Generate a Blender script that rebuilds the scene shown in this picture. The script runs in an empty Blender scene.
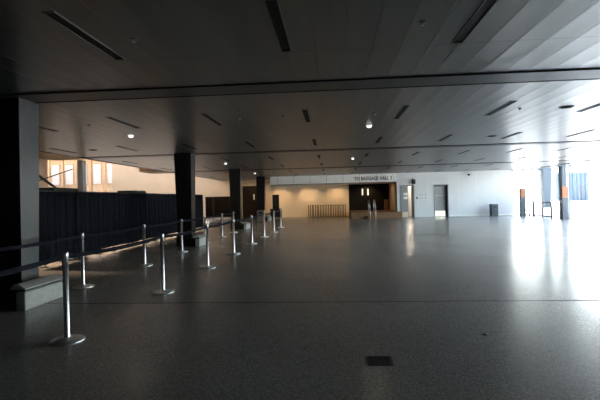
import bpy, bmesh, math, random
from mathutils import Vector, Matrix
random.seed(7)
S = bpy.context.scene
COL = S.collection
PI = math.pi
CH = 1.53                 # eye height
CZ = 3.23                 # ceiling height

# ------------------------------------------------------------------ materials
def mat(name, col, rough=0.5, metal=0.0, spec=0.5, noise=None, bump=None, emit=None, coat=0.0):
    m = bpy.data.materials.new(name); m.use_nodes = True
    nt = m.node_tree; b = nt.nodes['Principled BSDF']
    b.inputs['Base Color'].default_value = (*col, 1)
    b.inputs['Roughness'].default_value = rough
    b.inputs['Metallic'].default_value = metal
    b.inputs['Specular IOR Level'].default_value = spec
    b.inputs['Coat Weight'].default_value = coat
    if emit:
        b.inputs['Emission Color'].default_value = (*emit[0], 1)
        b.inputs['Emission Strength'].default_value = emit[1]
    if noise or bump:
        tc = nt.nodes.new('ShaderNodeTexCoord')
    if noise:                       # (scale, amount, stretch)
        sc, amt, st = noise
        mp = nt.nodes.new('ShaderNodeMapping'); mp.inputs['Scale'].default_value = st
        nt.links.new(tc.outputs['Object'], mp.inputs['Vector'])
        n = nt.nodes.new('ShaderNodeTexNoise'); n.inputs['Scale'].default_value = sc
        n.inputs['Detail'].default_value = 4
        nt.links.new(mp.outputs[0], n.inputs['Vector'])
        r = nt.nodes.new('ShaderNodeValToRGB')
        r.color_ramp.elements[0].position = 0.3; r.color_ramp.elements[1].position = 0.7
        r.color_ramp.elements[0].color = (*[max(0, c*(1-amt)) for c in col], 1)
        r.color_ramp.elements[1].color = (*[min(1, c*(1+amt)) for c in col], 1)
        nt.links.new(n.outputs['Fac'], r.inputs['Fac'])
        nt.links.new(r.outputs['Color'], b.inputs['Base Color'])
    if bump:
        n2 = nt.nodes.new('ShaderNodeTexNoise'); n2.inputs['Scale'].default_value = bump[0]
        nt.links.new(tc.outputs['Object'], n2.inputs['Vector'])
        bp = nt.nodes.new('ShaderNodeBump'); bp.inputs['Strength'].default_value = bump[1]
        bp.inputs['Distance'].default_value = 0.01
        nt.links.new(n2.outputs['Fac'], bp.inputs['Height'])
        nt.links.new(bp.outputs['Normal'], b.inputs['Normal'])
    return m

def floor_mat():
    m = mat('terrazzo', (0.1, 0.1, 0.1), rough=0.23, spec=0.6)
    nt = m.node_tree; b = nt.nodes['Principled BSDF']
    tc = nt.nodes.new('ShaderNodeTexCoord')
    v = nt.nodes.new('ShaderNodeTexVoronoi'); v.inputs['Scale'].default_value = 110
    nt.links.new(tc.outputs['Object'], v.inputs['Vector'])
    sep = nt.nodes.new('ShaderNodeSeparateColor'); nt.links.new(v.outputs['Color'], sep.inputs[0])
    r = nt.nodes.new('ShaderNodeValToRGB'); e = r.color_ramp.elements
    e[0].position = 0; e[0].color = (0.16, 0.15, 0.135, 1)
    e[1].position = 1; e[1].color = (0.42, 0.40, 0.36, 1)
    x = e.new(0.7); x.color = (0.27, 0.256, 0.23, 1)
    nt.links.new(sep.outputs[0], r.inputs['Fac'])
    n = nt.nodes.new('ShaderNodeTexNoise'); n.inputs['Scale'].default_value = 0.5; n.inputs['Detail'].default_value = 5
    nt.links.new(tc.outputs['Object'], n.inputs['Vector'])
    mr = nt.nodes.new('ShaderNodeMapRange'); mr.inputs['To Min'].default_value = 0.8; mr.inputs['To Max'].default_value = 1.2
    nt.links.new(n.outputs['Fac'], mr.inputs['Value'])
    mx = nt.nodes.new('ShaderNodeMix'); mx.data_type = 'RGBA'; mx.blend_type = 'MULTIPLY'; mx.inputs['Factor'].default_value = 1
    nt.links.new(r.outputs['Color'], mx.inputs['A']); nt.links.new(mr.outputs[0], mx.inputs['B'])
    nt.links.new(mx.outputs['Result'], b.inputs['Base Color'])
    mr2 = nt.nodes.new('ShaderNodeMapRange'); mr2.inputs['To Min'].default_value = 0.215; mr2.inputs['To Max'].default_value = 0.262
    nt.links.new(n.outputs['Fac'], mr2.inputs['Value']); nt.links.new(mr2.outputs[0], b.inputs['Roughness'])
    return m

def glass_mat():
    m = bpy.data.materials.new('clear_glass'); m.use_nodes = True
    nt = m.node_tree; nt.nodes.clear()
    o = nt.nodes.new('ShaderNodeOutputMaterial'); mx = nt.nodes.new('ShaderNodeMixShader')
    t = nt.nodes.new('ShaderNodeBsdfTransparent'); t.inputs[0].default_value = (0.93, 0.96, 0.96, 1)
    g = nt.nodes.new('ShaderNodeBsdfGlossy'); g.inputs['Roughness'].default_value = 0.02
    lw = nt.nodes.new('ShaderNodeLayerWeight'); lw.inputs[0].default_value = 0.5
    pw = nt.nodes.new('ShaderNodeMath'); pw.operation = 'POWER'; pw.inputs[1].default_value = 5
    ml = nt.nodes.new('ShaderNodeMath'); ml.operation = 'MULTIPLY_ADD'; ml.inputs[1].default_value = 0.6; ml.inputs[2].default_value = 0.04
    nt.links.new(lw.outputs['Facing'], pw.inputs[0]); nt.links.new(pw.outputs[0], ml.inputs[0])
    nt.links.new(ml.outputs[0], mx.inputs[0]); nt.links.new(t.outputs[0], mx.inputs[1]); nt.links.new(g.outputs[0], mx.inputs[2])
    nt.links.new(mx.outputs[0], o.inputs[0])
    return m

M = dict(
    floor=floor_mat(),
    joint=mat('joint_strip', (0.015, 0.015, 0.015), 0.7, spec=0.1),
    ceil=mat('ceiling_metal', (0.165, 0.159, 0.152), 0.33, 0.55, 0.5, noise=(1.2, 0.10, (3, 0.3, 1))),
    seam=mat('ceiling_seam', (0.02, 0.02, 0.02), 0.7),
    band=mat('ceiling_band', (0.045, 0.045, 0.046), 0.45, 0.2),
    slot=mat('slot_black', (0.006, 0.006, 0.006), 0.9, spec=0.1),
    slotin=mat('slot_inside', (0.010, 0.010, 0.010), 0.6, spec=0.15),
    slotf=mat('slot_frame', (0.13, 0.13, 0.13), 0.35, 0.5),
    column=mat('column_paint', (0.012, 0.013, 0.0145), 0.32, 0.0, 0.35, noise=(3, 0.35, (1, 1, 0.4)), bump=(6, 0.15)),
    concrete=mat('concrete', (0.46, 0.46, 0.43), 0.75, noise=(9, 0.12, (1, 1, 1)), bump=(40, 0.2)),
    dark=mat('dark_metal', (0.02, 0.02, 0.022), 0.45, 0.2),
    white=mat('white_wall', (0.66, 0.66, 0.65), 0.55, noise=(0.7, 0.025, (1, 1, 1))),
    fascia=mat('fascia_panel', (0.90, 0.87, 0.80), 0.5, noise=(0.9, 0.03, (1, 1, 1))),
    tan=mat('tan_wall', (0.70, 0.58, 0.42), 0.6, noise=(0.8, 0.04, (1, 1, 1))),
    sand=mat('sandstone', (0.74, 0.62, 0.47), 0.8, noise=(2.5, 0.10, (1, 1, 1)), bump=(15, 0.2)),
    sandd=mat('sandstone_trim', (0.60, 0.46, 0.32), 0.8, noise=(2.5, 0.1, (1, 1, 1))),
    winblue=mat('reflecting_window', (0.85, 0.88, 0.92), 0.2, 0.0, 0.8),
    grey=mat('grey_door', (0.27, 0.28, 0.28), 0.4, noise=(2, 0.04, (1, 1, 1))),
    blackdoor=mat('black_door', (0.008, 0.008, 0.008), 0.5, spec=0.15, noise=(2, 0.2, (1, 1, 1))),
    browndoor=mat('brown_panel', (0.020, 0.011, 0.006), 0.5, spec=0.15, noise=(4, 0.2, (4, 4, 0.4))),
    wood=mat('ply_wood', (0.21, 0.11, 0.045), 0.5, noise=(5, 0.25, (0.6, 4, 4))),
    chrome=mat('brushed_steel', (0.88, 0.89, 0.91), 0.40, 1.0),
    steel=mat('satin_steel', (0.50, 0.51, 0.52), 0.33, 1.0),
    brass=mat('kick_plate', (0.75, 0.66, 0.52), 0.28, 1.0),
    bronze=mat('dark_bronze', (0.07, 0.045, 0.03), 0.35, 0.6),
    rubber=mat('black_plastic', (0.014, 0.014, 0.015), 0.5),
    belt=mat('belt_webbing', (0.011, 0.0125, 0.020), 0.8, spec=0.05, noise=(60, 0.2, (1, 1, 1))),
    outcol=mat('outer_column_paint', (0.055, 0.068, 0.082), 0.6, spec=0.1),
    drape=mat('drape_fabric', (0.012, 0.0135, 0.018), 0.9, spec=0.0, noise=(30, 0.25, (1, 1, 0.2))),
    brownscreen=mat('brown_fabric', (0.013, 0.008, 0.005), 0.9, spec=0.05, noise=(14, 0.2, (1, 1, 0.2))),
    paper=mat('paper', (0.8, 0.8, 0.78), 0.7),
    ink=mat('ink', (0.04, 0.04, 0.045), 0.6),
    blueink=mat('faded_blue_print', (0.46, 0.50, 0.58), 0.6),
    glass=glass_mat(),
    frame=mat('mullion_paint', (0.42, 0.44, 0.46), 0.4, 0.3),
    orange=mat('rust_orange', (0.30, 0.11, 0.05), 0.6),
    pylon=mat('pylon_grey', (0.06, 0.067, 0.075), 0.5, 0.0),
    railred=mat('rail_post', (0.16, 0.07, 0.045), 0.5, 0.0),
    pave=mat('paving', (0.62, 0.60, 0.56), 0.8, noise=(1.5, 0.08, (1, 1, 1))),
    teal=mat('blue_cladding', (0.07, 0.093, 0.112), 0.6, spec=0.1, noise=(1.0, 0.1, (1, 1, 1))),
    grate=mat('grate_iron', (0.012, 0.012, 0.012), 0.5, 0.3),
    lampw=mat('lit_lens', (0.9, 0.9, 0.88), 0.3, emit=((1.0, 0.96, 0.9), 1.3)),
    warmlens=mat('warm_lens', (0.9, 0.85, 0.7), 0.3, emit=((1.0, 0.75, 0.45), 4.0)),
    litpane=mat('lit_pane', (0.8, 0.8, 0.75), 0.3, emit=((1.0, 0.97, 0.88), 0.45)),
    detector=mat('white_plastic', (0.75, 0.75, 0.74), 0.25, 0.0, 0.6),
)

# ------------------------------------------------------------------ geometry helpers
class MB:
    def __init__(self): self.bm = bmesh.new()
    def box(self, x0, x1, y0, y1, z0, z1, bev=0.0):
        r = bmesh.ops.create_cube(self.bm, size=1.0)
        for v in r['verts']:
            v.co = Vector(((x0+x1)/2 + v.co.x*(x1-x0), (y0+y1)/2 + v.co.y*(y1-y0), (z0+z1)/2 + v.co.z*(z1-z0)))
        if bev:
            es = list({e for v in r['verts'] for e in v.link_edges})
            bmesh.ops.bevel(self.bm, geom=es, offset=bev, segments=2, affect='EDGES', profile=0.5)
        return self
    def loft(self, rects, bev=0.0):
        """rects: list of (z, x0, x1, y0, y1)"""
        rings = []
        for z, x0, x1, y0, y1 in rects:
            rings.append([self.bm.verts.new(c) for c in ((x0, y0, z), (x1, y0, z), (x1, y1, z), (x0, y1, z))])
        for a, b in zip(rings, rings[1:]):
            for i in range(4):
                j = (i+1) % 4
                self.bm.faces.new((a[i], a[j], b[j], b[i]))
        self.bm.faces.new(rings[0][::-1]); self.bm.faces.new(rings[-1])
        if bev:
            es = [e for e in self.bm.edges if abs(e.verts[0].co.z - e.verts[1].co.z) > 0.01]
            bmesh.ops.bevel(self.bm, geom=es, offset=bev, segments=2, affect='EDGES', profile=0.5)
        return self
    def lathe(self, prof, n=24, cx=0, cy=0):
        rings = []
        for r, z in prof:
            rings.append([self.bm.verts.new((cx + max(r, 1e-4)*math.cos(2*PI*i/n), cy + max(r, 1e-4)*math.sin(2*PI*i/n), z)) for i in range(n)])
        for a, b in zip(rings, rings[1:]):
            for i in range(n):
                j = (i+1) % n
                f = self.bm.faces.new((a[i], a[j], b[j], b[i])); f.smooth = True
        self.bm.faces.new(rings[0][::-1]); self.bm.faces.new(rings[-1])
        return self
    def tube(self, pts, r, n=10):
        pts = [Vector(p) for p in pts]
        rings = []
        for k, p in enumerate(pts):
            t = (pts[min(k+1, len(pts)-1)] - pts[max(k-1, 0)]).normalized()
            up = Vector((0, 0, 1)) if abs(t.z) < 0.9 else Vector((1, 0, 0))
            a = t.cross(up).normalized(); b = t.cross(a)
            rings.append([self.bm.verts.new(p + r*(math.cos(2*PI*i/n)*a + math.sin(2*PI*i/n)*b)) for i in range(n)])
        for a, b in zip(rings, rings[1:]):
            for i in range(n):
                j = (i+1) % n
                f = self.bm.faces.new((a[i], b[i], b[j], a[j])); f.smooth = True
        self.bm.faces.new(rings[0]); self.bm.faces.new(rings[-1][::-1])
        return self
    def obj(self, name, m, parent=None):
        bmesh.ops.recalc_face_normals(self.bm, faces=self.bm.faces)
        me = bpy.data.meshes.new(name); self.bm.to_mesh(me); self.bm.free()
        me.materials.append(m)
        o = bpy.data.objects.new(name, me); COL.objects.link(o)
        if parent: o.parent = parent
        return o

def tag(o, label, cat, group=None, kind=None):
    o['label'] = label; o['category'] = cat
    if group: o['group'] = group
    if kind: o['kind'] = kind
    return o
def thing(name, label, cat, loc=(0, 0, 0), rz=0, group=None):
    o = bpy.data.objects.new(name, None); COL.objects.link(o)
    o.location = loc; o.rotation_euler = (0, 0, rz); o.empty_display_size = 0.2
    return tag(o, label, cat, group)
def struct(name, mb, m, label=None):
    o = mb.obj(name, m); o['kind'] = 'structure'
    if label: o['label'] = label
    return o
def dup(root, loc, rz, label):
    r = root.copy(); COL.objects.link(r); r.location = loc; r.rotation_euler = (0, 0, rz); r['label'] = label
    for ch in list(root.children):
        c = ch.copy(); COL.objects.link(c); c.parent = r
        for g in list(ch.children):
            d = g.copy(); COL.objects.link(d); d.parent = c
    return r
ORD = ['first', 'second', 'third', 'fourth', 'fifth', 'sixth', 'seventh', 'eighth', 'ninth', 'tenth', 'eleventh', 'twelfth',
       'thirteenth', 'fourteenth', 'fifteenth', 'sixteenth', 'seventeenth', 'eighteenth', 'nineteenth', 'twentieth', 'twenty-first', 'twenty-second', 'twenty-third']

YW = 31.7      # face of the white back wall and fascia
YR = 36.0      # back of the recess
XL, XR = -9.1, 13.6

# ------------------------------------------------------------------ setting
struct('floor', MB().box(-11.0, XR+0.3, -3.0, YR+0.3, -0.2, 0.0), M['floor'])
def ground():
    mb = MB(); mb.box(-90, 130, -60, 160, -0.5, -0.02); return mb
struct('ground', ground(), M['pave'])
struct('trim_4', MB().box(-6.9, XR, 6.335, 6.365, 0.0, 0.0015), M['joint'])

def ceiling():
    """long metal boards, each very slightly dished, running along the hall with open seams"""
    mb = MB(); bm = mb.bm; W = 0.32
    n = int(round((XR+0.2 - XL)/W))
    ys = [-3.0, 4.95, 13.55, 22.0, 30.4, YR+0.2]
    for k in range(n):
        x0 = XL + k*W; x1 = x0 + W - 0.004
        for ya, yb in zip(ys, ys[1:]):
            prof = []
            for i in range(7):
                u = i/6; prof.append((x0 + (x1-x0)*u, CZ + 0.0026*(4*(u-0.5)**2 - 1)*-1))
            A = [bm.verts.new((x, ya+0.003, z)) for x, z in prof]; B = [bm.verts.new((x, yb-0.003, z)) for x, z in prof]
            for i in range(len(prof)-1):
                f = bm.faces.new((A[i], B[i], B[i+1], A[i+1])); f.smooth = True
            for q in (0, -1):
                x, z = prof[q]
                bm.faces.new([bm.verts.new(c) for c in ((x, ya+0.003, z), (x, yb-0.003, z), (x, yb-0.003, CZ+0.03), (x, ya+0.003, CZ+0.03))])
    return mb
co = struct('ceiling', ceiling(), M['ceil'])
struct('roof_slab', MB().box(XL, XR+0.4, -3.2, YR+0.4, CZ+0.03, CZ+0.6), M['seam'])
for i, (y0, y1) in enumerate(((6.25, 6.74), (15.02, 15.34), (23.75, 24.2))):
    mb = MB(); mb.box(XL, XR+0.15, y0, y1, CZ-0.010, CZ+0.02)
    struct('trim_%d' % (i+1), mb, M['band'])
for i, (y0, y1) in enumerate(((6.20, 6.25), (6.74, 6.79), (14.97, 15.02), (15.34, 15.38), (23.70, 23.75), (24.2, 24.24))):
    struct('trim_%d' % (i+7), MB().box(XL, XR+0.15, y0, y1, CZ-0.012, CZ+0.02), M['slot'])
# soffit stubs reaching out past the left ceiling edge at two of the bands
for i, (y0, y1) in enumerate(((13.45, 15.5), (22.6, 24.3))):
    struct('trim_%d' % (i+13), MB().box(-10.4, XL, y0, y1, CZ-0.03, CZ+0.5), M['sandd'])
struct('trim_15', MB().box(XL-0.03, XL, -3, YR, CZ-0.02, CZ+0.6), M['band'])

struct('wall_front', MB().box(-9.3, XR+0.3, -3.2, -3.0, 0, CZ+0.02), M['dark'])
struct('wall_left', MB().box(-9.3, XL, -3.0, 8.0, 0, CZ+0.02), M['dark'])
# back wall: tall sandstone continuing outside on the left, tan in the recess
struct('wall_back', MB().box(-19.0, 1.40, YR, YR+0.25, -0.2, 6.6), M['tan'])
struct('wall_recess', MB().box(1.40, 4.72, YR+0.02, YR+0.25, 0, CZ), M['blackdoor'])
def fascia():
    mb = MB()
    xs = [-4.55] + [-4.0 + 1.21*k for k in range(8)] + [4.72]
    for a, b in zip(xs, xs[1:]): mb.box(a+0.008, b-0.008, YW-0.02, YW, 2.62, CZ-0.005)
    return mb
struct('trim_16', fascia(), M['fascia'])
struct('wall_bulkhead', MB().box(-4.55, 4.72, YW, YW+0.5, 2.60, CZ), M['seam'])
struct('trim_17', MB().box(-4.55, 4.72, YW+0.5, YR, 2.62, 2.68), M['white'])          # soffit of the recess
struct('wall_reveal', MB().box(4.72, 4.90, YW, YR+0.3, 0, CZ), M['tan'])
D1 = (4.98, 5.90); D2 = (7.40, 8.32); WE = 12.85
def white_wall():
    mb = MB(); y0, y1 = YW, YW+0.5
    mb.box(4.72, D1[0], y0-0.02, y1, 0, CZ)
    mb.box(D1[0], D1[1], y0-0.02, y1, 2.27, CZ)
    mb.box(D1[1], D2[0], y0-0.02, y1, 0, CZ)
    mb.box(D2[0], D2[1], y0-0.02, y1, 2.27, CZ)
    mb.box(D2[1], WE, y0-0.02, y1, 0, CZ)
    return mb
struct('wall_right', white_wall(), M['white'])
struct('baseboard_right', MB().box(8.42, WE, YW-0.035, YW-0.02, 0, 0.12), M['fascia'])
for i, x in enumerate((6.9, 9.1, 10.35, 11.6)):
    struct('trim_%d' % (i+18), MB().box(x, x+0.012, YW-0.022, YW-0.018, 0.12, CZ), M['fascia'])
# lit room behind the half open door
struct('wall_room', MB().box(4.95, 7.2, 34.4, 34.5, 0, 3.0).box(7.1, 7.2, YW+0.5, 34.4, 0, 3.0), M['white'])
struct('wall_closet', MB().box(7.3, 8.5, YW+0.62, YW+0.7, 0, CZ), M['dark'])

# ------------------------------------------------------------------ glazing at right and end
def window(n, axis, c, a0, a1, mull, rails):
    """axis 'x': plane at x=c running along y; axis 'y': plane at y=c running along x"""
    f = MB()
    def bar(p0, p1, z0, z1, w):
        if axis == 'x': f.box(c-w, c+w, p0, p1, z0, z1)
        else: f.box(p0, p1, c-w, c+w, z0, z1)
    for m in mull: bar(m-0.035, m+0.035, 0, CZ, 0.07)
    for z in rails: bar(a0, a1, z-0.03, z+0.03, 0.05)
    o = struct('window_%d' % n, f, M['frame'])
    g = MB()
    if axis == 'x': g.box(c-0.006, c+0.006, a0, a1, 0.03, CZ)
    else: g.box(a0, a1, c-0.006, c+0.006, 0.03, CZ)
    g.obj('pane', M['glass'], o)
    return o
window(1, 'x', XR, 5.0, YW, [30.2 - 4.2*k for k in range(6)] + [5.05, YW-0.03], (0.05, CZ-0.06))
window(2, 'y', YW+0.1, WE, XR, [WE+0.05, XR-0.04], (0.05, CZ-0.04))
struct('wall_side', MB().box(XR, XR+0.2, -3.0, 5.0, 0, CZ), M['dark'])

# ------------------------------------------------------------------ columns
def make_column(label):
    t = thing('column', label, 'column', (0, 0, 0), 0, 'tapered dark columns')
    MB().loft([(0, -0.25, 0.25, -0.2, 0.2), (0.45, -0.25, 0.25, -0.2, 0.2), (CZ-0.01, -0.31, 0.31, -0.235, 0.235)], bev=0.012).obj('shaft', M['column'], t)
    pl = MB()
    pl.box(0.53, 0.68, -0.70, 0.32, 0, 0.27, bev=0.02)
    p = pl.obj('plinth', M['concrete'], t)
    MB().box(0.45, 0.64, -0.64, 0.30, 0.27, 0.30).obj('shadow_gap', M['dark'], p)
    c = MB(); c.loft([(0.30, 0.42, 0.66, -0.66, 0.31), (0.315, 0.42, 0.66, -0.66, 0.31), (0.36, 0.42, 0.50, -0.60, 0.28)])
    c.obj('sloped_cap', M['concrete'], p)
    MB().loft([(0, -0.27, 0.53, -0.30, 0.31), (0.20, -0.27, 0.45, -0.28, 0.31), (0.34, -0.27, 0.27, -0.22, 0.22)]).obj('skirt', M['dark'], t)
    return t
CX = -5.15
col0 = make_column('large dark column at left foreground, cut off by the picture edge')
col0.location = (CX, 6.62, 0)
dup(col0, (CX, 14.85, 0), 0, 'second dark column down the hall, standing over the long black drape')
dup(col0, (CX, 22.85, 0), 0, 'third dark column, just beyond the far end of the black drape')
dup(col0, (CX, 31.1, 0), 0, 'farthest dark column at left, beside the tan back wall')
def outer_column(label, x, y, w0, w1, pl):
    t = thing('outer_column', label, 'column', (x, y, -0.02), 0, 'columns outside the glazing')
    MB().loft([(0, -w0/2, w0/2, -0.2, 0.2), (0.5, -w0/2, w0/2, -0.2, 0.2), (4.1, -w1/2, w1/2, -0.24, 0.24)], bev=0.012).obj('shaft', M['outcol'], t)
    if pl: MB().box(-0.36, 0.36, -0.36, 0.36, 0, 0.55, bev=0.02).obj('plinth', M['detector'], t)
    MB().box(-w1/2-0.25, w1/2+0.25, -0.12, 0.12, 3.12, 3.24).obj('bracket', M['outcol'], t)
    return t
outer_column('blue-grey column outside the glazing, rising behind the nearer orange-topped pylon', 14.2, 27.45, 0.46, 0.50, False)
outer_column('pale blue-grey tapered column on a white plinth outside the far right glazing', 14.8, 31.0, 0.40, 0.68, True)

# ------------------------------------------------------------------ ceiling fittings
SX = [-8.4, -6.31, -4.35, -2.45, -0.48, 1.43, 3.37, 5.25, 7.18, 9.1, 11.0]
SY = [(3.60, 4.93), (8.20, 9.48), (12.35, 13.62), (16.90, 18.05), (20.95, 22.05), (25.2, 26.3), (29.3, 30.4)]
def make_slot():
    t = thing('ceiling_slot', 'x', 'ceiling slot', (0, 0, 0), 0, 'long black slots in the ceiling')
    L = 0.64
    MB().box(-0.05, 0.05, -L, L, CZ-0.004, CZ+0.012).obj('slot_opening', M['slotin'], t)
    MB().box(-0.05, 0.05, L-0.07, L, CZ-0.0055, CZ-0.004).obj('end_box', M['slot'], t)
    fr = MB(); fr.box(-0.060, -0.05, -L, L, CZ-0.010, CZ+0.012); fr.box(0.05, 0.060, -L, L, CZ-0.010, CZ+0.012)
    fr.box(-0.06, 0.06, -L-0.012, -L, CZ-0.010, CZ+0.012); fr.box(-0.06, 0.06, L, L+0.012, CZ-0.010, CZ+0.012)
    fr.obj('slot_frame', M['slotf'], t)
    return t
s0 = None
for r, (ya, yb) in enumerate(SY):
    for k, x in enumerate(SX):
        if r == 0 and not (3 <= k <= 5): continue
        if r == 1 and not (1 <= k <= 7): continue
        if r == 2 and not (k <= 8): continue
        lab = '%s black ceiling slot from the left in the %s crosswise row' % (
            ORD[k - (3 if r == 0 else 1 if r == 1 else 0)], 'nearest' if r == 0 else 'farthest' if r == len(SY)-1 else ORD[r] + ' nearest')
        loc = (x, (ya+yb)/2, 0)
        if s0 is None: s0 = make_slot(); s0.location = loc; s0['label'] = lab
        else: dup(s0, loc, 0, lab)

def make_globe():
    t = thing('ceiling_globe', 'x', 'ceiling light', (0, 0, 0), 0, 'small lit globes under the ceiling')
    MB().lathe([(0.075, CZ+0.01), (0.075, CZ-0.012), (0.06, CZ-0.015)]).obj('collar', M['detector'], t)
    MB().lathe([(0.06, CZ-0.012), (0.062, CZ-0.03), (0.045, CZ-0.058), (0.02, CZ-0.068)]).obj('lens', M['lampw'], t)
    return t
g0 = make_globe()
GL = [((0.91, 10.22), 'largest bright globe under the ceiling, right of the picture centre'),
      ((-4.98, 10.42), 'bright globe under the ceiling between the first and second columns'),
      ((-4.75, 19.1), 'bright globe under the ceiling between the second and third columns'),
      ((-4.8, 26.8), 'bright globe under the ceiling between third and farthest columns'),
      ((0.92, 18.57), 'bright globe under the ceiling beyond the second band, near the centre')]
for i, ((x, y), lab) in enumerate(GL):
    if i == 0: g0.location = (x, y, 0); g0['label'] = lab
    else: dup(g0, (x, y, 0), 0, lab)

def make_sprinkler():
    t = thing('sprinkler_head', 'x', 'sprinkler', (0, 0, 0), 0, 'sprinkler heads in the ceiling')
    MB().lathe([(0.034, CZ+0.01), (0.034, CZ-0.010), (0.02, CZ-0.013)], 16).obj('escutcheon', M['slotf'], t)
    MB().lathe([(0.012, CZ-0.01), (0.012, CZ-0.03), (0.02, CZ-0.033), (0.02, CZ-0.037)], 12).obj('nozzle', M['steel'], t)
    return t
p0 = make_sprinkler()
SP = [((0.92, 4.28), 'chrome sprinkler head in the dark ceiling at top, right of centre'),
      ((-2.01, 4.32), 'chrome sprinkler head in the dark ceiling at top left, between two slots'),
      ((-0.96, 8.73), 'sprinkler head beyond the near band, just left of the centre slot'),
      ((-1.87, 8.82), 'sprinkler head beyond the near band, right of the fourth slot'),
      ((0.91, 8.79), 'sprinkler head just in front of the largest bright globe'),
      ((3.78, 8.89), 'sprinkler head near the right, close to the big right-hand slot'),
      ((-1.97, 12.66), 'small sprinkler head before the second band, left of centre'),
      ((0.90, 11.46), 'small sprinkler head just beyond the largest bright globe'),
      ((0.89, 12.72), 'small sprinkler head before the second band, right of centre'),
      ((-5.18, 8.9), 'sprinkler head in the ceiling close behind the foreground column')]
for i, ((x, y), lab) in enumerate(SP):
    if i == 0: p0.location = (x, y, 0); p0['label'] = lab
    else: dup(p0, (x, y, 0), 0, lab)

def make_downlight():
    t = thing('recessed_downlight', 'x', 'downlight', (0, 0, 0), 0, 'unlit recessed downlights')
    MB().lathe([(0.14, CZ+0.01), (0.14, CZ-0.008), (0.11, CZ-0.012)]).obj('trim_ring', M['slotf'], t)
    MB().lathe([(0.11, CZ), (0.11, CZ-0.013), (0.02, CZ-0.0135)]).obj('dark_opening', M['slot'], t)
    return t
d0 = make_downlight()
DL = [((4.7, 8.93), 'dark round downlight at upper right, between two long slots'),
      ((4.7, 12.93), 'dark round downlight at right, just before the second band'),
      ((-7.48, 13.05), 'dark round downlight at far left, near the outer ceiling edge')]
for i, ((x, y), lab) in enumerate(DL):
    if i == 0: d0.location = (x, y, 0); d0['label'] = lab
    else: dup(d0, (x, y, 0), 0, lab)

# ------------------------------------------------------------------ stanchions and belts
def make_stanchion(name='belt_stanchion', mm='chrome'):
    t = thing(name, 'x', 'stanchion', (0, 0, 0), 0, None)
    MB().lathe([(0.185, 0.0), (0.185, 0.012), (0.175, 0.020), (0.10, 0.034), (0.05, 0.044), (0.034, 0.05), (0.0, 0.051)], 40).obj('base', M[mm], t)
    MB().lathe([(0.030, 0.045), (0.034, 0.05), (0.031, 0.06), (0.031, 0.905), (0.0, 0.906)], 24).obj('post', M[mm], t)
    h = MB().lathe([(0.031, 0.90), (0.036, 0.905), (0.036, 0.985), (0.033, 0.996), (0.0, 1.0)], 24).obj('belt_head', M['steel' if mm == 'chrome' else mm], t)
    MB().box(-0.014, 0.014, -0.046, -0.03, 0.915, 0.975, bev=0.003).box(-0.014, 0.014, 0.03, 0.046, 0.915, 0.975, bev=0.003).obj('belt_slot', M['rubber'], h)
    return t
def belt(parent, dx, dy, sag=0.03):
    mb = MB(); bm = mb.bm; L = math.hypot(dx, dy); ux, uy = dx/L, dy/L
    a, b = 0.045, L-0.045; N = 14; rows = []
    for i in range(N+1):
        u = i/N; s = a + (b-a)*u; z = 0.945 - sag*4*u*(1-u)
        nx, ny = -uy*0.0015, ux*0.0015
        rows.append([bm.verts.new((ux*s+nx*q, uy*s+ny*q, z+dz)) for q, dz in ((1, -0.026), (1, 0.026), (-1, 0.026), (-1, -0.026))])
    for p, q in zip(rows, rows[1:]):
        for i in range(4):
            j = (i+1) % 4; bm.faces.new((p[i], q[i], q[j], p[j]))
    bm.faces.new(rows[0]); bm.faces.new(rows[-1][::-1])
    mb.obj('belt', M['belt'], parent)
NEAR = [(-3.0, 2.1), (-3.0, 4.61), (-2.89, 7.09), (-2.87, 9.65), (-2.83, 12.12), (-2.81, 14.81), (-2.79, 17.42), (-2.72, 19.92), (-2.79, 23.16)]
FAR = [(-4.62, 5.1), (-4.62, 7.62), (-4.58, 10.15), (-4.59, 12.79), (-4.67, 15.43), (-4.65, 17.86), (-4.71, 20.26)]
NL = ['steel stanchion in front of the right-hand row, outside the frame, its belt showing',
      'nearest full steel stanchion, the tallest, in front of the foreground column',
      'second steel stanchion in the right-hand belt row, beyond the nearest one',
      'third steel stanchion in the right-hand belt row',
      'fourth steel stanchion in the right-hand belt row',
      'fifth steel stanchion in the right-hand belt row',
      'sixth steel stanchion in the right-hand belt row',
      'seventh steel stanchion in the right-hand belt row, second from its far end',
      'farthest steel stanchion of the right-hand belt row, where that belt ends']
FL = ['steel stanchion at the front of the left-hand belt row, hidden beyond the frame, belt showing',
      'nearest visible steel stanchion of the left-hand row, just right of the foreground column',
      'second visible steel stanchion of the left-hand row, against the black drape',
      'third visible steel stanchion of the left-hand row, just in front of the second column',
      'fourth visible steel stanchion of the left-hand row, beyond the second column',
      'fifth visible steel stanchion of the left-hand row, second from its far end',
      'farthest steel stanchion of the left-hand row, where that belt ends']
st0 = None
for pts, labs in ((NEAR, NL), (FAR, FL)):
    for i, (x, y) in enumerate(pts):
        if st0 is None:
            st0 = make_stanchion(); t = st0; t['group'] = 'steel stanchions in two belt rows'; t['label'] = labs[i]; t.location = (x, y, 0)
        else:
            t = st0.copy(); COL.objects.link(t); t.name = 'belt_stanchion'
            t.location = (x, y, 0); t['label'] = labs[i]; t['group'] = 'steel stanchions in two belt rows'
            for ch in [q for q in st0.children if not q.name.startswith('belt.') and q.name != 'belt']:
                c = ch.copy(); COL.objects.link(c); c.parent = t
                for g in ch.children:
                    d = g.copy(); COL.objects.link(d); d.parent = c
        if i+1 < len(pts): belt(t, pts[i+1][0]-x, pts[i+1][1]-y, 0.03)
src = make_stanchion('parked_stanchion', 'bronze')      # the kind parked by the back wall
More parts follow.
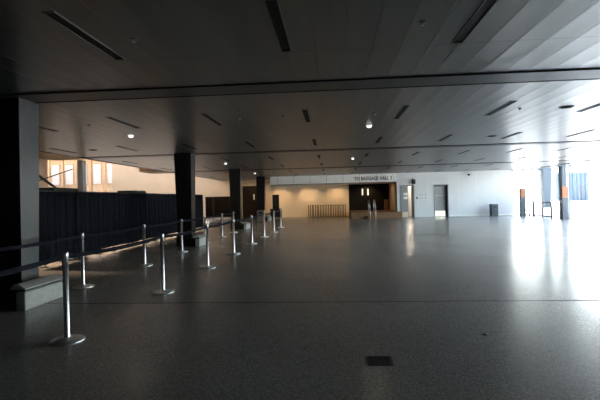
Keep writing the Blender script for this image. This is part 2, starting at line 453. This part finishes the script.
# stanchions parked in a dense row by the tan wall
PK = []
for i in range(23):
    PK.append((-1.9 + i*0.134 + random.uniform(-0.02, 0.02), 34.75 + 0.42*(i % 3)))
for i, (x, y) in enumerate(PK):
    lab = '%s from the left of the dark stanchions parked against the tan wall' % ORD[i]
    if i == 0: t = src; t.location = (x, y, 0); t['label'] = lab; t['group'] = 'stanchions parked by the tan wall'
    else:
        t = dup(src, (x, y, 0), 0, lab)

# ------------------------------------------------------------------ black drape panels
DX = -7.0
def make_drape(W=1.55, seed=0, m='drape', name='drape_panel'):
    rnd = random.Random(seed)
    t = thing(name, 'x', 'drape')
    mb = MB(); bm = mb.bm; N = 56; ph = rnd.uniform(0, 6)
    zs = [0.16, 0.5, 1.0, 1.5, 1.86]
    F, B = [], []
    for i in range(N+1):
        u = i/N; y = W*u
        w = 0.016*math.sin(2*PI*u*7+ph) + 0.010*math.sin(2*PI*u*11.3+2*ph)
        F.append([bm.verts.new((0.012 + w*(1.15-0.3*z/1.9), y, z)) for z in zs])
        B.append([bm.verts.new((-0.004 + w*(1.15-0.3*z/1.9), y, z)) for z in zs])
    for i in range(N):
        for k in range(len(zs)-1):
            f = bm.faces.new((F[i][k], F[i+1][k], F[i+1][k+1], F[i][k+1])); f.smooth = True
            f = bm.faces.new((B[i][k], B[i][k+1], B[i+1][k+1], B[i+1][k])); f.smooth = True
        bm.faces.new((F[i][-1], F[i+1][-1], B[i+1][-1], B[i][-1]))
        bm.faces.new((F[i][0], B[i][0], B[i+1][0], F[i+1][0]))
    for i in (0, N):
        for k in range(len(zs)-1): bm.faces.new((F[i][k], F[i][k+1], B[i][k+1], B[i][k]))
    mb.obj('fabric', M[m], t)
    MB().tube([(0, 0, 1.87), (0, W, 1.87)], 0.02).obj('top_rail', M['dark'], t)
    for k in (0.25, 0.75):
        l = MB(); l.box(-0.03, -0.012, W*k-0.015, W*k+0.015, 0.0, 1.86); l.box(-0.16, 0.05, W*k-0.02, W*k+0.02, 0.0, 0.025, bev=0.004)
        l.obj('leg', M['dark'], t)
    return t
Y0, NP, PW = 9.6, 8, 1.655
for i in range(NP):
    lab = '%s panel of the long black drape from its near end behind the columns' % ORD[i]
    t = make_drape(1.658, i); t.location = (DX, Y0 + i*PW, 0); t['label'] = lab; t['group'] = 'black drape panels in a row'
    if i: t.name = 'drape_panel'
sc_ = make_drape(2.7, 99, 'brownscreen', 'fabric_screen')
tag(sc_, 'low dark brown fabric screen against the tan back wall behind the third column', 'screen')
sc_.location = (-7.9, 35.4, 0); sc_.rotation_euler = (0, 0, PI/2)
# dark flat cases peeping over the drape
for i, (y, lab) in enumerate(((11.6, 'dark case showing just above the black drape, near the foreground column'),
                              (16.2, 'dark case showing just above the black drape, in its middle'))):
    t = thing('equipment_case', lab, 'case', (-7.75, y, 0), 0, 'dark cases behind the drape')
    MB().box(-0.3, 0.3, -0.55, 0.55, 0.08, 1.98, bev=0.02).obj('body', M['dark'], t)
    MB().box(-0.31, 0.31, -0.56, 0.56, 1.90, 2.0, bev=0.015).obj('lid', M['rubber'], t)
    for sx in (-0.22, 0.22):
        for sy in (-0.45, 0.45):
            MB().box(sx-0.04, sx+0.04, sy-0.03, sy+0.03, 0.0, 0.08, bev=0.01).obj('caster', M['rubber'], t)

# ------------------------------------------------------------------ far end
# brown double door at the left end of the back wall
t = struct('door_3', MB().box(-7.55, -6.1, YR-0.06, YR, 0.0, 2.72), M['browndoor'])
MB().box(-7.5, -6.84, YR-0.085, YR-0.06, 0.02, 2.66, bev=0.008).obj('door_leaf', M['browndoor'], t)
MB().box(-6.81, -6.15, YR-0.085, YR-0.06, 0.02, 2.66, bev=0.008).obj('door_leaf', M['browndoor'], t)
nt_ = tag(MB().box(-6.62, -6.50, YR-0.10, YR-0.086, 1.55, 2.02).obj('paper_notice', M['paper']), 'tall white paper notice on the brown doors at left of the back wall', 'notice')
# black doors to the baggage hall
t = struct('door_1', MB().box(1.42, 4.66, YR-0.04, YR+0.02, 0.44, 2.62), M['blackdoor'])
for xa, xb, wx in ((1.50, 2.76, 2.52), (2.82, 4.1, 2.97)):
    l = MB().box(xa, xb, YR-0.075, YR-0.04, 0.47, 2.6, bev=0.006).obj('door_leaf', M['blackdoor'], t)
    MB().box(wx-0.05, wx+0.07, YR-0.085, YR-0.074, 1.70, 2.24).obj('vision_pane', M['litpane'], l)
tag(MB().box(-0.17, 0.17, -0.22, 0.22, 0, 0.86, bev=0.01).obj('plywood_box', M['wood']), 'upright plywood box on the wooden platform beside the black doors', 'box').location = (4.44, 35.6, 0.451)
# wooden platform with a step
t = thing('wooden_platform', 'low brown wooden platform with a step in front of the black doors', 'platform', (0, 0, 0))
MB().box(1.36, 4.70, YW-0.2, YR-0.1, 0.40, 0.45).box(1.36, 5.0, YW-0.55, YW-0.2, 0.40, 0.45).obj('deck', M['wood'], t)
MB().box(1.38, 4.98, YW-0.53, YW-0.47, 0, 0.40).obj('front_panel', M['wood'], t)
MB().box(1.37, 1.43, YW-0.47, YR-0.1, 0, 0.40).obj('side_panel', M['wood'], t)
MB().box(2.5, 3.3, YW-0.85, YW-0.55, 0, 0.22, bev=0.008).obj('step', M['wood'], t)
def handrail(x, lab, dz=0):
    t = thing('stair_handrail', lab, 'handrail', (x, 0, 0), 0, 'handrails of the wooden step')
    y0, y1 = YW-0.45, YW-1.05
    MB().tube([(0, y0+0.9, 1.33+dz), (0, y0, 1.33+dz), (0, y1, 0.88+dz), (0, y1-0.1, 0.86+dz)], 0.019).obj('rail', M['chrome'], t)
    MB().tube([(0, y0+0.9, 0.452), (0, y0+0.9, 1.32+dz)], 0.022).obj('post', M['chrome'], t)
    MB().tube([(0, y0, 0.452), (0, y0, 1.32+dz)], 0.022).obj('post', M['chrome'], t)
    MB().tube([(0, y1, 0.0), (0, y1, 0.87+dz)], 0.022).obj('post', M['chrome'], t)
handrail(2.68, 'left-hand steel handrail at the step of the wooden platform')
handrail(3.06, 'right-hand steel handrail at the step of the wooden platform')

# lettering on the fascia
def lettering(txt, x0, x1, z0, z1, y, m, name):
    cu = bpy.data.curves.new(name, 'FONT'); cu.body = txt; cu.extrude = 0.006; cu.offset = 0.024; cu.space_word = 1.35
    o = bpy.data.objects.new('tmp', cu); COL.objects.link(o)
    dg = bpy.context.evaluated_depsgraph_get(); dg.update()
    me = bpy.data.meshes.new_from_object(o.evaluated_get(dg))
    bpy.data.objects.remove(o)
    xs = [v.co.x for v in me.vertices]; ys = [v.co.y for v in me.vertices]
    for v in me.vertices:
        u = (v.co.x-min(xs))/(max(xs)-min(xs)); w = (v.co.y-min(ys))/(max(ys)-min(ys)); d = v.co.z
        v.co = Vector((x0+(x1-x0)*u, y-d, z0+(z1-z0)*w))
    me.materials.clear(); me.materials.append(m)
    q = bpy.data.objects.new(name, me); COL.objects.link(q); return q
q = lettering('TO BAGGAGE HALL 2', 1.66, 4.38, 2.775, 3.035, YW-0.027, M['ink'], 'sign_lettering')
tag(q, 'dark lettering TO BAGGAGE HALL 2 on the white fascia above the black doors', 'sign')

# grey door, half open, with a lit room behind
t = struct('door_2', MB().box(D1[0]-0.05, D1[0], YW-0.05, YW+0.1, 0, 2.33).box(D1[1], D1[1]+0.05, YW-0.05, YW+0.45, 0, 2.33)
           .box(D1[0]-0.05, D1[1]+0.05, YW-0.05, YW+0.1, 2.27, 2.33), M['grey'])
l = MB().box(D1[0], 5.52, YW-0.02, YW+0.03, 0.01, 2.26).obj('door_leaf', M['grey'], t)
MB().box(D1[0]+0.04, 5.48, YW-0.026, YW-0.021, 0.02, 0.40).obj('kick_plate', M['brass'], l)
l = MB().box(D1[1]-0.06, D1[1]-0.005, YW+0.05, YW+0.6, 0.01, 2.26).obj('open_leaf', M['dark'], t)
for i, z in enumerate((1.70, 1.42)):
    tag(MB().box(5.18, 5.46, YW-0.026, YW-0.0205, z-0.09, z+0.09).obj('paper_notice', M['paper']),
        '%s white paper notice taped to the left grey door leaf' % ('upper' if i == 0 else 'lower'), 'notice', 'papers on the grey door')
t = thing('exit_sign_box', 'dark box mounted on the wall above the half open grey door', 'box', (5.92, YW-0.02, 2.58))
MB().box(-0.10, 0.10, -0.22, -0.02, -0.17, 0.16, bev=0.015).obj('housing', M['rubber'], t)
MB().box(-0.06, 0.06, -0.02, 0.0, -0.08, 0.08).obj('bracket', M['dark'], t)
# second grey door with a bright kick plate
t = struct('door_4', MB().box(D2[0]-0.05, D2[0], YW-0.05, YW+0.1, 0, 2.33).box(D2[1], D2[1]+0.05, YW-0.05, YW+0.1, 0, 2.33)
           .box(D2[0]-0.05, D2[1]+0.05, YW-0.05, YW+0.1, 2.27, 2.33), M['grey'])
l = MB().box(D2[0], D2[1]-0.02, YW+0.3, YW+0.35, 0.01, 2.26).obj('door_leaf', M['grey'], t)
k = MB()
for i in range(4): k.box(D2[0]+0.02+i*0.2, D2[0]+0.21+i*0.2, YW+0.29, YW+0.299, 0.02, 0.42)
k.obj('kick_plate', M['brass'], l)
MB().box(D2[0]+0.02, D2[1]-0.1, YW+0.29, YW+0.299, 1.53, 1.56).obj('seam', M['steel'], l)
MB().box(D2[1]-0.03, D2[1]-0.004, YW-0.03, YW+0.5, 0.0, 2.27).obj('dark_jamb', M['dark'], t)
# little things on the white wall
t = thing('wall_keypad', 'small dark keypad on the white wall right of the half open door', 'keypad', (6.13, YW-0.02, 1.40))
MB().box(-0.05, 0.05, -0.03, 0, -0.07, 0.07, bev=0.006).obj('housing', M['pylon'], t)
MB().box(-0.035, 0.035, -0.034, -0.03, -0.05, 0.02).obj('buttons', M['rubber'], t)
tag(MB().box(-0.09, 0.09, -0.025, 0, -0.22, 0.22, bev=0.008).obj('access_panel', M['detector']), 'plain white access panel under the keypad', 'panel').location = (6.2, YW-0.02, 0.98)
t = thing('wall_notice', 'pale wall sign with faded blue print between the two grey doors', 'sign', (6.57, YW-0.02, 1.5))
MB().box(-0.30, 0.30, -0.008, 0, -0.24, 0.24).obj('sheet', M['detector'], t)
for z in (0.12, -0.12):
    b_ = MB()
    for k, w in enumerate((0.12, 0.08, 0.15)): b_.box(-0.25+k*0.18, -0.25+k*0.18+w, -0.011, -0.008, z-0.06, z+0.06)
    b_.obj('print', M['blueink'], t)
t = thing('security_camera', 'small dark dome camera on the white wall just under the ceiling', 'camera', (9.79, YW-0.02, 3.0))
MB().lathe([(0.03, -0.10), (0.075, -0.07), (0.085, -0.02), (0.085, 0.01), (0.05, 0.03)], 20, 0, -0.14).obj('dome', M['rubber'], t)
MB().box(-0.04, 0.04, -0.14, 0, 0.025, 0.07).obj('bracket', M['detector'], t)
# bins
def bin_(name, label, x, y, w, d, h, mm='steel'):
    t = thing(name, label, 'bin', (x, y, 0))
    MB().box(-w/2, w/2, -d/2, d/2, 0.03, h-0.06, bev=0.012).obj('body', M[mm], t)
    MB().box(-w/2-0.01, w/2+0.01, -d/2-0.01, d/2+0.01, h-0.06, h, bev=0.01).obj('lid', M[mm], t)
    MB().box(-w/2+0.02, w/2-0.02, -d/2+0.02, d/2-0.02, 0.0, 0.03).obj('foot', M['dark'], t)
    MB().box(-w*0.3, w*0.3, -d/2-0.004, -d/2+0.004, h-0.24, h-0.12).obj('chute', M['rubber'], t)
bin_('litter_bin', 'grey steel litter bin against the white wall at right', 11.25, 30.95, 0.42, 0.5, 0.84, 'pylon')
bin_('litter_bin', 'silver litter bin in front of the farthest dark column', -4.92, 29.5, 0.5, 0.45, 0.80)
# black equipment tower
t = thing('equipment_tower', 'tall narrow black cabinet on a wider base against the tan wall', 'cabinet', (-4.58, 34.9, 0))
MB().box(-0.44, 0.46, -0.3, 0.3, 0.06, 0.78, bev=0.03).obj('base_cabinet', M['rubber'], t)
MB().box(-0.25, 0.25, -0.25, 0.25, 0.78, 1.93, bev=0.03).obj('upper_cabinet', M['browndoor'], t)
MB().box(-0.21, 0.21, -0.262, -0.25, 0.86, 1.86).obj('grille', M['rubber'], t)
for sx in (-0.36, 0.36):
    for sy in (-0.22, 0.22): MB().box(sx-0.04, sx+0.04, sy-0.04, sy+0.04, 0, 0.06).obj('foot', M['rubber'], t)

# ------------------------------------------------------------------ pylons and rails at right
def pylon(label, x, y, h=1.88):
    t = thing('pylon', label, 'pylon', (x, y, 0), 0, 'orange-topped pylons by the glazing')
    MB().box(-0.17, 0.17, -0.13, 0.13, 0.0, h*0.66, bev=0.012).obj('body', M['pylon'], t)
    MB().box(-0.17, 0.17, -0.13, 0.13, h*0.66, h, bev=0.012).obj('orange_top', M['orange'], t)
    MB().box(-0.19, 0.19, -0.15, 0.15, 0.0, 0.02).obj('base_plate', M['dark'], t)
    MB().box(-0.175, -0.168, -0.07, 0.07, 0.95, 1.12).obj('push_pad', M['steel'], t)
pylon('far grey pylon with an orange top, beside the end of the white wall', 13.05, 30.6)
pylon('near grey pylon with an orange top, in front of the right-hand column', 13.12, 25.4)
def guard(label, pts, reds):
    t = thing('guard_rail', label, 'railing', (pts[0][0], pts[0][1], 0), 0, 'steel guard rails by the glazing')
    ox, oy = pts[0]
    P = [(x-ox, y-oy) for x, y in pts]
    for z, nm in ((0.97, 'top_rail'), (0.12, 'bottom_rail')):
        MB().tube([(x, y, z) for x, y in P], 0.035).obj(nm, M['pylon'], t)
    for k, (x, y) in enumerate(P):
        MB().tube([(x, y, 0), (x, y, 0.97)], 0.04).obj('post', M['railred'] if reds else M['steel'], t)
    for (xa, ya), (xb, yb) in zip(P, P[1:]):
        g = MB(); bm = g.bm
        v = [bm.verts.new(c) for c in ((xa, ya, 0.17), (xb, yb, 0.17), (xb, yb, 0.9), (xa, ya, 0.9))]
        f = bm.faces.new(v); r = bmesh.ops.extrude_face_region(bm, geom=[f])
        for q in r['geom']:
            if isinstance(q, bmesh.types.BMVert): q.co.x += 0.008; q.co.y += 0.002
        g.obj('glass_panel', M['glass'], t)
guard('steel guard rail with reddish posts between the two pylons', [(13.35, 30.3), (13.2, 29.3), (12.95, 27.6), (12.7, 26.0)], True)
guard('long grey guard rail outside, seen through the right-hand glazing', [(15.9, 40.0), (15.9, 36.0), (15.9, 32.0), (15.9, 28.0), (15.9, 24.0)], False)

# ------------------------------------------------------------------ floor details
t = thing('drain_grate', 'dark square drain grate in the foreground floor', 'grate', (0.41, 4.055, 0))
MB().box(-0.118, 0.118, -0.118, -0.10, 0, 0.003).box(-0.118, 0.118, 0.10, 0.118, 0, 0.003).box(-0.118, -0.10, -0.1, 0.1, 0, 0.003).box(0.10, 0.118, -0.1, 0.1, 0, 0.003).obj('rim', M['grate'], t)
MB().box(-0.10, 0.10, -0.10, 0.10, 0, 0.0015).obj('pit', M['slot'], t)
b_ = MB()
for k in range(9): b_.box(-0.094+k*0.0215, -0.082+k*0.0215, -0.1, 0.1, 0.0015, 0.003)
b_.obj('bars', M['grate'], t)
tag(MB().lathe([(0.02, 0), (0.03, 0.0), (0.027, 0.004), (0.0, 0.005)], 16).obj('floor_plug', M['slot']), 'small black round plug in the floor at right foreground', 'plug').location = (1.62, 4.82, 0.0005)

# ------------------------------------------------------------------ outside
def facade(label, x0, x1, y, h, bays, floors, m, mt):
    t = thing('building', label, 'building', (0, 0, 0))
    MB().box(x0, x1, y, y+6, -0.2, h).obj('wall', m, t)
    bw = (x1-x0)/bays
    for f in range(floors):
        for b in range(bays):
            xa = x0 + bw*(b+0.24); xb = x0 + bw*(b+0.76); za = 0.6 + f*2.95
            fr = MB().box(xa-0.07, xb+0.07, y-0.10, y, za-0.12, za+2.1).obj('window', mt, t)
            MB().box(xa, xb, y-0.13, y-0.101, za, za+2.0).obj('pane', M['winblue'], fr)
    for b in range(bays+1):
        MB().box(x0+bw*b-0.14, x0+bw*b+0.14, y-0.2, y, -0.2, h).obj('pilaster', mt, t)
    MB().box(x0-0.2, x1+0.2, y-0.35, y+6.2, h, h+0.4).obj('cornice', mt, t)
    return t
facade('sunlit sandstone building with tall windows seen over the black drape at left', -42, -18.5, 42.0, 6.3, 16, 2, M['sand'], M['sandd'])
t = thing('steel_brace', 'dark diagonal steel brace beside the foreground column over the drape', 'brace', (-10.4, 0, 0))
MB().tube([(0, 13.3, 3.16), (0, 16.9, 1.55)], 0.05).obj('rod', M['dark'], t)
MB().tube([(0, 16.6, 2.95), (0, 14.4, 2.35)], 0.02).obj('tie', M['dark'], t)
MB().box(-0.05, 0.05, 16.75, 17.05, -0.2, 1.65).obj('foot_post', M['dark'], t)
t = thing('facade_post', 'greyish post standing outside the left edge of the ceiling above the drape', 'post', (-10.7, 17.75, -0.2))
MB().box(-0.13, 0.13, -0.13, 0.13, 0, 3.6, bev=0.02).obj('shaft', M['frame'], t)
MB().box(-0.2, 0.2, -0.2, 0.2, 0, 0.06).obj('base_plate', M['dark'], t)
struct('wall_sun_blocker', MB().box(XL-0.35, XL-0.05, -12.0, YR, CZ+0.02, 6.6), M['sandd'])  # added wall, shuts out sun passing over the hall roof
struct('roof_sky_blocker', MB().box(-46.0, XL-0.2, -12.0, 34.15, 6.5, 7.0).box(-46.0, XL-0.2, 35.05, 40.0, 6.5, 7.0)
       .box(-46.0, -18.4, 40.8, 43.0, 6.5, 7.0).box(-46.0, -23.5, 34.15, 35.05, 6.5, 7.0), M['sandd'])  # added cover blocking sky and sun at left; its slots meter daylight in
struct('wall_daylight_blocker', MB().box(-46.0, -45.6, -12.0, 43.0, -0.2, 6.5).box(-46, -9.2, -12.3, -12.0, -0.2, 6.5).box(-18.7, -18.4, YR+0.2, 43.0, -0.2, 6.6), M['sand'])  # added out-of-view walls sealing the left side against daylight
struct('wall_sky_blocker', MB().box(-17.0, -15.5, -12.0, 22.5, -0.2, 13.0), M['sandd'])  # added out-of-view block, cuts sky light from the left
# right side: blue-grey clad building and a low rail on the wharf
t = thing('shed_building', 'pale blue ribbed building far outside the right-hand glazing', 'building', (0, 0, 0))
MB().box(39.9, 45.5, 80, 90, -0.02, 5.0).obj('wall', M['teal'], t)
for k in range(8):
    MB().box(40.0+k*0.7, 40.25+k*0.7, 79.85, 80, -0.02, 5.0).obj('rib', M['outcol'], t)
MB().box(39.6, 45.8, 79.7, 90.3, 5.0, 5.3).obj('roof', M['frame'], t)

# ------------------------------------------------------------------ lights
def area(name, loc, rot, sx, sy, power, col, portal=False):
    d = bpy.data.lights.new(name, 'AREA'); d.shape = 'RECTANGLE'; d.size = sx; d.size_y = sy; d.energy = power; d.color = col
    if portal: d.cycles.is_portal = True
    o = bpy.data.objects.new(name, d); COL.objects.link(o); o.location = loc; o.rotation_euler = rot; return o
def spot(name, loc, tgt, power, col, ang=1.6, blend=0.6, r=0.05):
    d = bpy.data.lights.new(name, 'SPOT'); d.energy = power; d.color = col; d.spot_size = ang; d.spot_blend = blend; d.shadow_soft_size = r
    o = bpy.data.objects.new(name, d); COL.objects.link(o); o.location = loc
    o.rotation_euler = (Vector(tgt)-Vector(loc)).to_track_quat('-Z', 'Y').to_euler(); return o
WARM = (1.0, 0.66, 0.34)
for i, x in enumerate((-4.3, -2.0, 0.45, 2.9)):
    t = thing('wall_washer', '%s from the left of the warm wall washers in the recess soffit' % ORD[i], 'downlight', (x, 34.9, 0), 0, 'warm wall washers over the recess')
    MB().lathe([(0.09, 2.625), (0.09, 2.60), (0.07, 2.598)]).obj('ring', M['detector'], t)
    MB().lathe([(0.07, 2.62), (0.07, 2.604), (0.0, 2.603)]).obj('lens', M['warmlens'], t)
    spot('washer_light', (x, 34.9, 2.58), (x, 35.9, 0.6), 90, WARM, 2.1, 0.8)
for x in (-9.0, -6.6):
    spot('left_end_light', (x, 34.2, 3.1), (x, 35.6, 0.8), 40, WARM, 2.3, 0.8)
for (x, y), lab in GL:
    spot('globe_light', (x, y, CZ-0.09), (x, y, 0), 8 if y < 15 else 40, (1.0, 0.78, 0.52), 2.6, 0.7)
for y in (10.0, 11.5, 13.0, 14.5, 16.0, 17.5, 19.0, 20.5, 22.0):
    spot('drape_gap_fill', (-9.9, y, 2.4), (-7.3, y, 0.0), 1000, (1.0, 0.72, 0.50), 0.8, 0.6)  # added fill spots without fixtures, brighten the floor strip under the drape
spot('reveal_light', (3.9, 33.8, 2.55), (4.7, 34.0, 0.9), 14, WARM, 2.2, 0.8)
pl_ = bpy.data.lights.new('room_light', 'POINT'); pl_.energy = 65; pl_.color = (1.0, 0.86, 0.70); pl_.shadow_soft_size = 0.15
po = bpy.data.objects.new('room_light', pl_); COL.objects.link(po); po.location = (5.9, 33.6, 2.5)

sun = bpy.data.lights.new('sun', 'SUN'); sun.energy = 35.0; sun.color = (1.0, 0.95, 0.88); sun.angle = 0.01
so = bpy.data.objects.new('sun', sun); COL.objects.link(so)
SD = Vector((0.18, -0.52, -0.84)).normalized()
so.rotation_euler = SD.to_track_quat('-Z', 'Y').to_euler()
w = bpy.data.worlds.new('sky'); S.world = w; w.use_nodes = True
nt = w.node_tree; bg = nt.nodes['Background']
sk = nt.nodes.new('ShaderNodeTexSky'); sk.sky_type = 'NISHITA'; sk.sun_disc = False
sk.sun_elevation = math.asin(-SD.z); sk.sun_rotation = math.atan2(-SD.x, -SD.y)
sk.dust_density = 3.0; sk.air_density = 1.0
hs = nt.nodes.new('ShaderNodeHueSaturation'); hs.inputs['Saturation'].default_value = 0.72
nt.links.new(sk.outputs[0], hs.inputs['Color']); nt.links.new(hs.outputs[0], bg.inputs[0]); bg.inputs[1].default_value = 3.6
# sky portals in the openings
area('portal_right', (XR+0.12, 18.3, CZ/2), (0, PI/2, 0), CZ, 26.4, 1, (1, 1, 1), True)
area('portal_end', (13.2, YW+0.25, CZ/2), (-PI/2, 0, 0), 0.8, CZ, 1, (1, 1, 1), True)
area('portal_left', (XL-0.1, 22.0, CZ/2), (0, -PI/2, 0), CZ, 28.0, 1, (1, 1, 1), True)

# ------------------------------------------------------------------ camera
F = 430.0; YAW = math.atan(32/F); ROLL = 0.024; PITCH = -1.1/F
cd = bpy.data.cameras.new('camera'); cd.sensor_width = 36; cd.lens = F/600*36; cd.clip_start = 0.05; cd.clip_end = 500
cam = bpy.data.objects.new('camera', cd); COL.objects.link(cam)
m3 = Matrix.Rotation(YAW, 4, 'Z') @ Matrix.Rotation(PI/2 + PITCH, 4, 'X') @ Matrix.Rotation(-ROLL, 4, 'Z')
cam.matrix_world = Matrix.Translation((0, 0, CH)) @ m3
S.camera = cam
S.view_settings.view_transform = 'Standard'; S.view_settings.look = 'None'
S.view_settings.exposure = 0.4; S.view_settings.gamma = 1.0; S.view_settings.use_curve_mapping = False
S.cycles.use_denoising = True
S.cycles.max_bounces = 10; S.cycles.diffuse_bounces = 6; S.cycles.glossy_bounces = 5; S.cycles.transparent_max_bounces = 16
S.cycles.sample_clamp_indirect = 8.0
